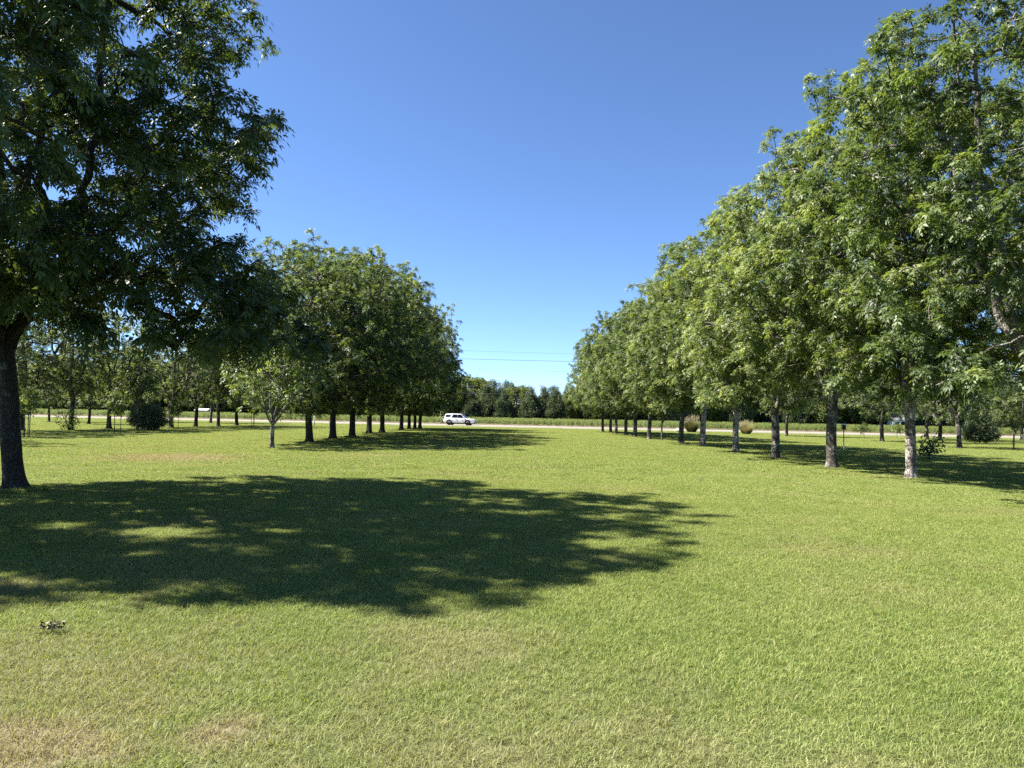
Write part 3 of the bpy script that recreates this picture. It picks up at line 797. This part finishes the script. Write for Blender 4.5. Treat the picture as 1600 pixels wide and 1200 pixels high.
# ------------------------------------------------------------------ white car
M_PAINT = plain('white_paint', (.80, .80, .80), .22, .5, var=.01, coat=.6)
M_GLASS = plain('dark_glass', (.004, .0045, .005), .25, .25, var=.05)
M_BLACK = plain('black_trim', (.006, .006, .0065), .6, .2)
M_TYRE = plain('tyre_rubber', (.006, .006, .006), .9, .1)
M_RIM = plain('dark_rim', (.010, .010, .011), .5, .3)
M_LAMP = plain('headlamp_glass', (.55, .57, .60), .1, .6)
M_TAIL = plain('tail_lamp', (.35, .02, .02), .2, .5)
def build_car(x, y, rz):
    t = empty('suv', (x, y, .012), rz)
    tag(t, 'white four-door sport utility car with black wheels and dark windows parked on the pale road', 'car')
    # local: +X forward, body from -2.45 to 2.45; profile stations (x, half width, belt/hood height, bottom)
    st = [(-2.46, .80, .98, .52), (-2.40, .90, 1.06, .42), (-2.2, .95, 1.10, .36), (-1.2, .985, 1.12, .30), (-.2, .99, 1.10, .28), (.7, .985, 1.08, .28), (1.05, .97, 1.07, .30),
          (1.6, .95, 1.02, .32), (2.1, .92, .97, .34), (2.36, .84, .88, .36), (2.47, .70, .76, .42)]
    bm = bmesh.new(); rings = []
    for (sx, hw, zt, zb_) in st:
        prof = [(-hw*.90, zb_), (-hw, zb_+.14), (-hw*1.0, zb_+.40), (-hw*.985, zt-.12), (-hw*.93, zt), (-hw*.5, zt+.03), (hw*.5, zt+.03), (hw*.93, zt), (hw*.985, zt-.12), (hw, zb_+.40), (hw, zb_+.14), (hw*.90, zb_)]
        rings.append([bm.verts.new((sx, a, b)) for a, b in prof])
    n = len(rings[0])
    for a, b in zip(rings, rings[1:]):
        for k in range(n): bm.faces.new((a[k], a[(k+1) % n], b[(k+1) % n], b[k]))
    bm.faces.new(rings[0]); bm.faces.new(rings[-1][::-1])
    body = bm_obj('body', bm, M_PAINT, t)
    for p in body.data.polygons: p.use_smooth = True
    body.data.set_sharp_from_angle(angle=R(42))
    # wheel arches: dark recess rings standing just proud of the body side
    # cabin
    bm = bmesh.new(); rings = []
    cab = [(-2.34, .84, 1.06, .80, 1.10), (-2.14, .86, 1.06, .70, 1.66), (-1.95, .87, 1.06, .70, 1.755), (-1.2, .88, 1.06, .71, 1.79), (-.1, .88, 1.06, .71, 1.785), (.35, .88, 1.05, .69, 1.73), (1.12, .87, 1.05, .74, 1.10)]
    for (sx, h0, z0, h1, z1) in cab:
        prof = [(-h0, z0), (-(h0*.35+h1*.65), z0+(z1-z0)*.7), (-h1, z1-.03), (-h1*.8, z1+.01), (h1*.8, z1+.01), (h1, z1-.03), ((h0*.35+h1*.65), z0+(z1-z0)*.7), (h0, z0)]
        rings.append([bm.verts.new((sx, a, b)) for a, b in prof])
    n = len(rings[0])
    for a, b in zip(rings, rings[1:]):
        for k in range(n-1): bm.faces.new((a[k], a[k+1], b[k+1], b[k]))
    bm.faces.new(rings[0]); bm.faces.new(rings[-1][::-1])
    bm_obj('roof', bm, M_PAINT, t)
    # side windows: three panes a side, following the lean of the cabin
    def side_y(z): 
        f = (z-1.06)/.72
        return .90 - .17*f
    panes = [('quarter_window', [(-2.12, 1.30), (-1.42, 1.30), (-1.30, 1.60), (-2.02, 1.60)]),
             ('door_window', [(-1.12, 1.17), (-.22, 1.16), (-.22, 1.66), (-.92, 1.66)]),
             ('door_window', [(-.14, 1.16), (.80, 1.15), (.44, 1.58), (.30, 1.66), (-.14, 1.66)])]
    for nm, pg in panes:
        for s in (-1, 1):
            bm = bmesh.new()
            o_ = [bm.verts.new((px, s*(side_y(pz)+.012), pz)) for px, pz in pg]
            i_ = [bm.verts.new((px, s*(side_y(pz)-.05), pz)) for px, pz in pg]
            bm.faces.new(o_); bm.faces.new(i_[::-1])
            for k in range(len(pg)): bm.faces.new((o_[k], o_[(k+1) % len(pg)], i_[(k+1) % len(pg)], i_[k]))
            bm_obj(nm, bm, M_GLASS, t)
    def slab(nm, quad, off, mat):
        bm = bmesh.new(); a = [bm.verts.new(p) for p in quad]
        b = [bm.verts.new(Vector(p)-Vector(off)) for p in quad]
        bm.faces.new(a); bm.faces.new(b[::-1])
        for k in range(4): bm.faces.new((a[k], a[(k+1) % 4], b[(k+1) % 4], b[k]))
        return bm_obj(nm, bm, mat, t)
    slab('windscreen', [(1.06, -.74, 1.16), (1.06, .74, 1.16), (.42, .62, 1.72), (.42, -.62, 1.72)], (-.03, 0, -.03), M_GLASS)
    slab('rear_window', [(-2.335, -.70, 1.22), (-2.335, .70, 1.22), (-2.185, .62, 1.62), (-2.185, -.62, 1.62)], (.05, 0, 0), M_GLASS)
    # sills, bumpers, arches
    for s in (-1, 1):
        bm = bmesh.new(); add_box(bm, -1.02, 1.0, s*.90-.085, s*.90+.085, .24, .42)
        bm_obj('sill', bm, M_BLACK, t)
    bm = bmesh.new(); add_box(bm, -2.52, -2.2, -.86, .86, .36, .56); bm_obj('rear_bumper', bm, M_BLACK, t)
    bm = bmesh.new(); add_box(bm, 2.15, 2.52, -.80, .80, .30, .48); bm_obj('front_bumper', bm, M_BLACK, t)
    for wx in (-1.47, 1.45):
        for s in (-1, 1):
            bm = bmesh.new(); k = 22
            o_, i_ = [], []
            for j in range(k+1):
                a = pi*j/k*1.16 - .25
                for lst, rr in ((o_, .475), (i_, .34)):
                    lst.append([bm.verts.new((wx+cos(a)*rr, s*yy, .40+sin(a)*rr)) for yy in (.80, 1.005)])
            for j in range(k):
                for q in ((o_[j][1], o_[j+1][1], i_[j+1][1], i_[j][1]), (o_[j][0], i_[j][0], i_[j+1][0], o_[j+1][0]), (o_[j][0], o_[j+1][0], o_[j+1][1], o_[j][1]), (i_[j][0], i_[j][1], i_[j+1][1], i_[j+1][0])):
                    bm.faces.new(q)
            bm_obj('wheel_arch', bm, M_BLACK, t)
            wh = empty('wheel', (wx, s*.90, .395)); wh.parent = t
            bm = bmesh.new(); prof = [(.27, -.11), (.37, -.125), (.395, -.09), (.395, .09), (.37, .125), (.27, .11)]
            rg_ = [[bm.verts.new((cos(2*pi*j/28)*r_, yy, sin(2*pi*j/28)*r_)) for r_, yy in prof] for j in range(28)]
            for j in range(28):
                a, b = rg_[j], rg_[(j+1) % 28]
                for q in range(6): bm.faces.new((a[q], a[(q+1) % 6], b[(q+1) % 6], b[q]))
            bm_obj('tyre', bm, M_TYRE, wh, True)
            bm = bmesh.new(); add_tube(bm, [(0, -.03, 0), (0, .03, 0)], .268, 28)
            for j in range(6):
                a = j*pi/3
                v = add_box(bm, .05, .25, s*.075-.02, s*.075+.02, -.035, .035)
                bmesh.ops.rotate(bm, verts=v, cent=(0, 0, 0), matrix=Matrix.Rotation(a, 3, 'Y'))
            add_tube(bm, [(0, s*.03, 0), (0, s*.10, 0)], .06, 12)
            bm_obj('rim', bm, M_RIM, wh)
    for s in (-1, 1):
        bm = bmesh.new(); add_box(bm, 2.22, 2.44, s*.70-.13, s*.70+.13, .74, .88); bm_obj('headlight', bm, M_LAMP, t)
        bm = bmesh.new(); add_box(bm, -2.45, -2.30, s*.80-.09, s*.80+.09, .92, 1.24); bm_obj('tail_light', bm, M_TAIL, t)
        bm = bmesh.new(); v = add_box(bm, .78, .98, s*1.02-.10, s*1.02+.10, 1.08, 1.25); bmesh.ops.bevel(bm, geom=bm.edges[:], offset=.03, segments=2, affect='EDGES'); bm_obj('wing_mirror', bm, M_PAINT, t)
        bm = bmesh.new(); add_tube(bm, [(-1.9, s*.62, 1.80), (-1.85, s*.62, 1.835), (.1, s*.62, 1.835), (.2, s*.62, 1.80)], .022, 6); bm_obj('roof_rail', bm, M_BLACK, t)
        for dx in (-1.0, -.18, .86):
            bm = bmesh.new(); add_box(bm, dx-.008, dx+.008, s*.992-.004, s*.992+.004, .46, 1.06); bm_obj('door_gap', bm, M_BLACK, t)
        for dx in (-.42, .50):
            bm = bmesh.new(); add_box(bm, dx-.10, dx+.10, s*1.0-.02, s*1.0+.02, .93, .965); bm_obj('door_handle', bm, M_PAINT, t)
    # black cowl line running down from the windscreen pillar behind the front wing
    for s in (-1, 1):
        bm = bmesh.new(); add_tube(bm, [(.90, s*.905, 1.10), (1.02, s*.985, .98), (1.08, s*.99, .80)], .018, 5)
        bm_obj('wing_vent', bm, M_BLACK, t)
    bm = bmesh.new(); add_box(bm, 2.40, 2.49, -.50, .50, .58, .74); bm_obj('grille', bm, M_BLACK, t)
    return t
build_car(-8.0, 110.7, math.atan(RS))

# ------------------------------------------------------------------ small things
M_WHITE = plain('white_board', (.72, .72, .70), .55, .3)
M_DKWOOD = plain('dark_box_wood', (.030, .026, .024), .8, .2)
t = empty('birdhouse', (19.35, 41.4, 0)); tag(t, 'dark birdhouse on a thin pole with pale foot, between two near right-row trunks', 'birdhouse')
bm = bmesh.new(); add_tube(bm, [(0, 0, -.2), (0, 0, .45)], .032, 10); o = bm_obj('pole_foot', bm, M_WHITE, t, True)
bm = bmesh.new(); add_tube(bm, [(0, 0, .45), (0, 0, 1.22)], .024, 10); bm_obj('pole', bm, M_DKWOOD, t, True)
bm = bmesh.new(); add_box(bm, -.09, .09, -.09, .09, 1.2, 1.45); add_tube(bm, [(0, -.10, 1.36), (0, -.085, 1.36)], .022, 10); bx = bm_obj('box', bm, M_DKWOOD, t)
bm = bmesh.new(); v = [bm.verts.new(p) for p in ((-.13,-.15,1.47),(.13,-.15,1.47),(.13,.13,1.53),(-.13,.13,1.53),(-.13,-.15,1.45),(.13,-.15,1.45),(.13,.13,1.51),(-.13,.13,1.51))]
for f in ((0,1,2,3),(7,6,5,4),(0,4,5,1),(1,5,6,2),(2,6,7,3),(3,7,4,0)): bm.faces.new([v[i] for i in f])
bm_obj('roof', bm, plain('grey_lid', (.30, .30, .30), .6), t)

def marker(name, x, y, h, r, label, mat, cat, z=0):
    bm = bmesh.new(); add_tube(bm, [(0, 0, -.2), (0, 0, h*.6), (0, 0, h-.03), (0, 0, h)], [r, r*.98, r*.95, r*.6], 10)
    o = bm_obj(name, bm, mat, None, True); o.location = (x, y, z); tag(o, label, cat); return o
marker('marker_post', -22.5, 81.3, 1.25, .06, 'white post on the grass behind the first big trunk of the left row', M_WHITE, 'post')
marker('sign_post', -12.4, 124.5, 3.3, .045, 'tall thin pale post at the field edge just left of the white car', plain('galvanised', (.45, .46, .47), .4, .5, .3), 'post')
# white utility box by the field edge
t = empty('utility_box', (23.2, 124.0, 0)); tag(t, 'small white box on a short post at the field edge among the last right trunks', 'box')
bm = bmesh.new(); add_tube(bm, [(0, 0, -.2), (0, 0, .55)], .05, 8); bm_obj('post', bm, M_WHITE, t)
bm = bmesh.new(); add_box(bm, -.17, .17, -.12, .12, .5, 1.15); bmesh.ops.bevel(bm, geom=bm.edges[:], offset=.03, segments=2, affect='EDGES'); bm_obj('casing', bm, M_WHITE, t)
# pale stone by the tall ornamental grass
bm = bmesh.new(); bmesh.ops.create_icosphere(bm, subdivisions=3, radius=.35)
for v in bm.verts: v.co *= 1 + .25*noise.noise(v.co*3.1); v.co.z *= .75
o = bm_obj('stone', bm, plain('pale_stone', (.50, .48, .43), .85, .2), None, True); o.location = (21.2, 90.5, .18); tag(o, 'pale stone beside the taller ornamental grass clump', 'stone')

# house and shed beyond the field, mostly hidden by the orchard
def house(name, x, y, w_, d_, h_, rh, rz, label, wall, roofm, door=True):
    t = empty(name, (x, y, 0), rz); tag(t, label, 'house')
    bm = bmesh.new(); add_box(bm, -w_/2, w_/2, -d_/2, d_/2, 0, h_)
    bm_obj('wall', bm, wall, t)
    bm = bmesh.new(); e = .4
    vs_ = [bm.verts.new(p) for p in ((-w_/2-e, -d_/2-e, h_+.003), (w_/2+e, -d_/2-e, h_+.003), (w_/2+e, d_/2+e, h_+.003), (-w_/2-e, d_/2+e, h_+.003), (-w_/2-e, 0, h_+rh), (w_/2+e, 0, h_+rh))]
    for f in ((0, 1, 5, 4), (2, 3, 4, 5), (0, 4, 3), (1, 2, 5), (0, 3, 2, 1)): bm.faces.new([vs_[i] for i in f])
    bm_obj('roof', bm, roofm, t)
    for wx in ((-.3, .28) if w_ > 4 else (.2,)):
        bm = bmesh.new(); add_box(bm, wx*w_-.5, wx*w_+.5, -d_/2-.06, -d_/2+.02, h_*.36, h_*.82); f = bm_obj('window', bm, M_WHITE, t)
        bm = bmesh.new(); add_box(bm, wx*w_-.42, wx*w_+.42, -d_/2-.075, -d_/2-.02, h_*.40, h_*.78); bm_obj('pane', bm, M_GLASS, f)
    if door:
        bm = bmesh.new(); add_box(bm, -.45, .45, -d_/2-.05, -d_/2+.02, .02, min(2.05, h_*.85)); bm_obj('door', bm, M_BLACK, t)
    return t
M_ROOF = plain('grey_shingle', (.16, .16, .165), .85, .2)
house('white_house', 94.0, 172.0, 4.6, 4, 2.5, 1.2, -.15, 'small white house beyond the field, glimpsed left of the pale pinkish trunk', M_WHITE, M_ROOF)
house('grey_roofed_house', -13.9, 171.0, 6, 2.6, 1.25, .75, pi/2+.1, 'low grey-roofed building behind the white car at the edge of the wood', plain('grey_wall', (.10, .10, .095), .8), M_ROOF)
house('white_shed', -75.5, 174.0, 2.4, 2.4, 1.55, .45, .1, 'low white shed beyond the field, glimpsed between the left trunks', plain('dull_white', (.42, .42, .41), .7), plain('pale_roof', (.5, .5, .5), .6), door=False)

# dead leaf clump on the grass
rng = np.random.default_rng(8); V, T = [], []
for k in range(90):
    o_ = np.array([rng.normal()*.045 + (.06 if k % 3 else -.06), rng.normal()*.03, .025+abs(rng.normal())*.028]); d = unit(rng.normal(size=3)+np.array([0, 0, .2]))*rng.uniform(.03, .06); q = unit(np.cross(d, rng.normal(size=3)))*.012
    V += [o_, o_+d*.45+q, o_+d, o_+d*.45-q]; T.append(rng.random())
o = obj('dead_leaves', np_mesh('dead_leaves', np.array(V), np.arange(len(V)).reshape(-1, 4), leaf_mat('dead_leaf', (.018, .014, .010), (.045, .035, .024), (.30, .26, .16), trans=.05, rough=.7, spec=.2), fattr={'tint': np.array(T)}))
o.scale = (.68,)*3; o.location = (-3.23, 5.1, .02); tag(o, 'small dark clump of dead leaves on the sunny grass at lower left', 'leaf clump')
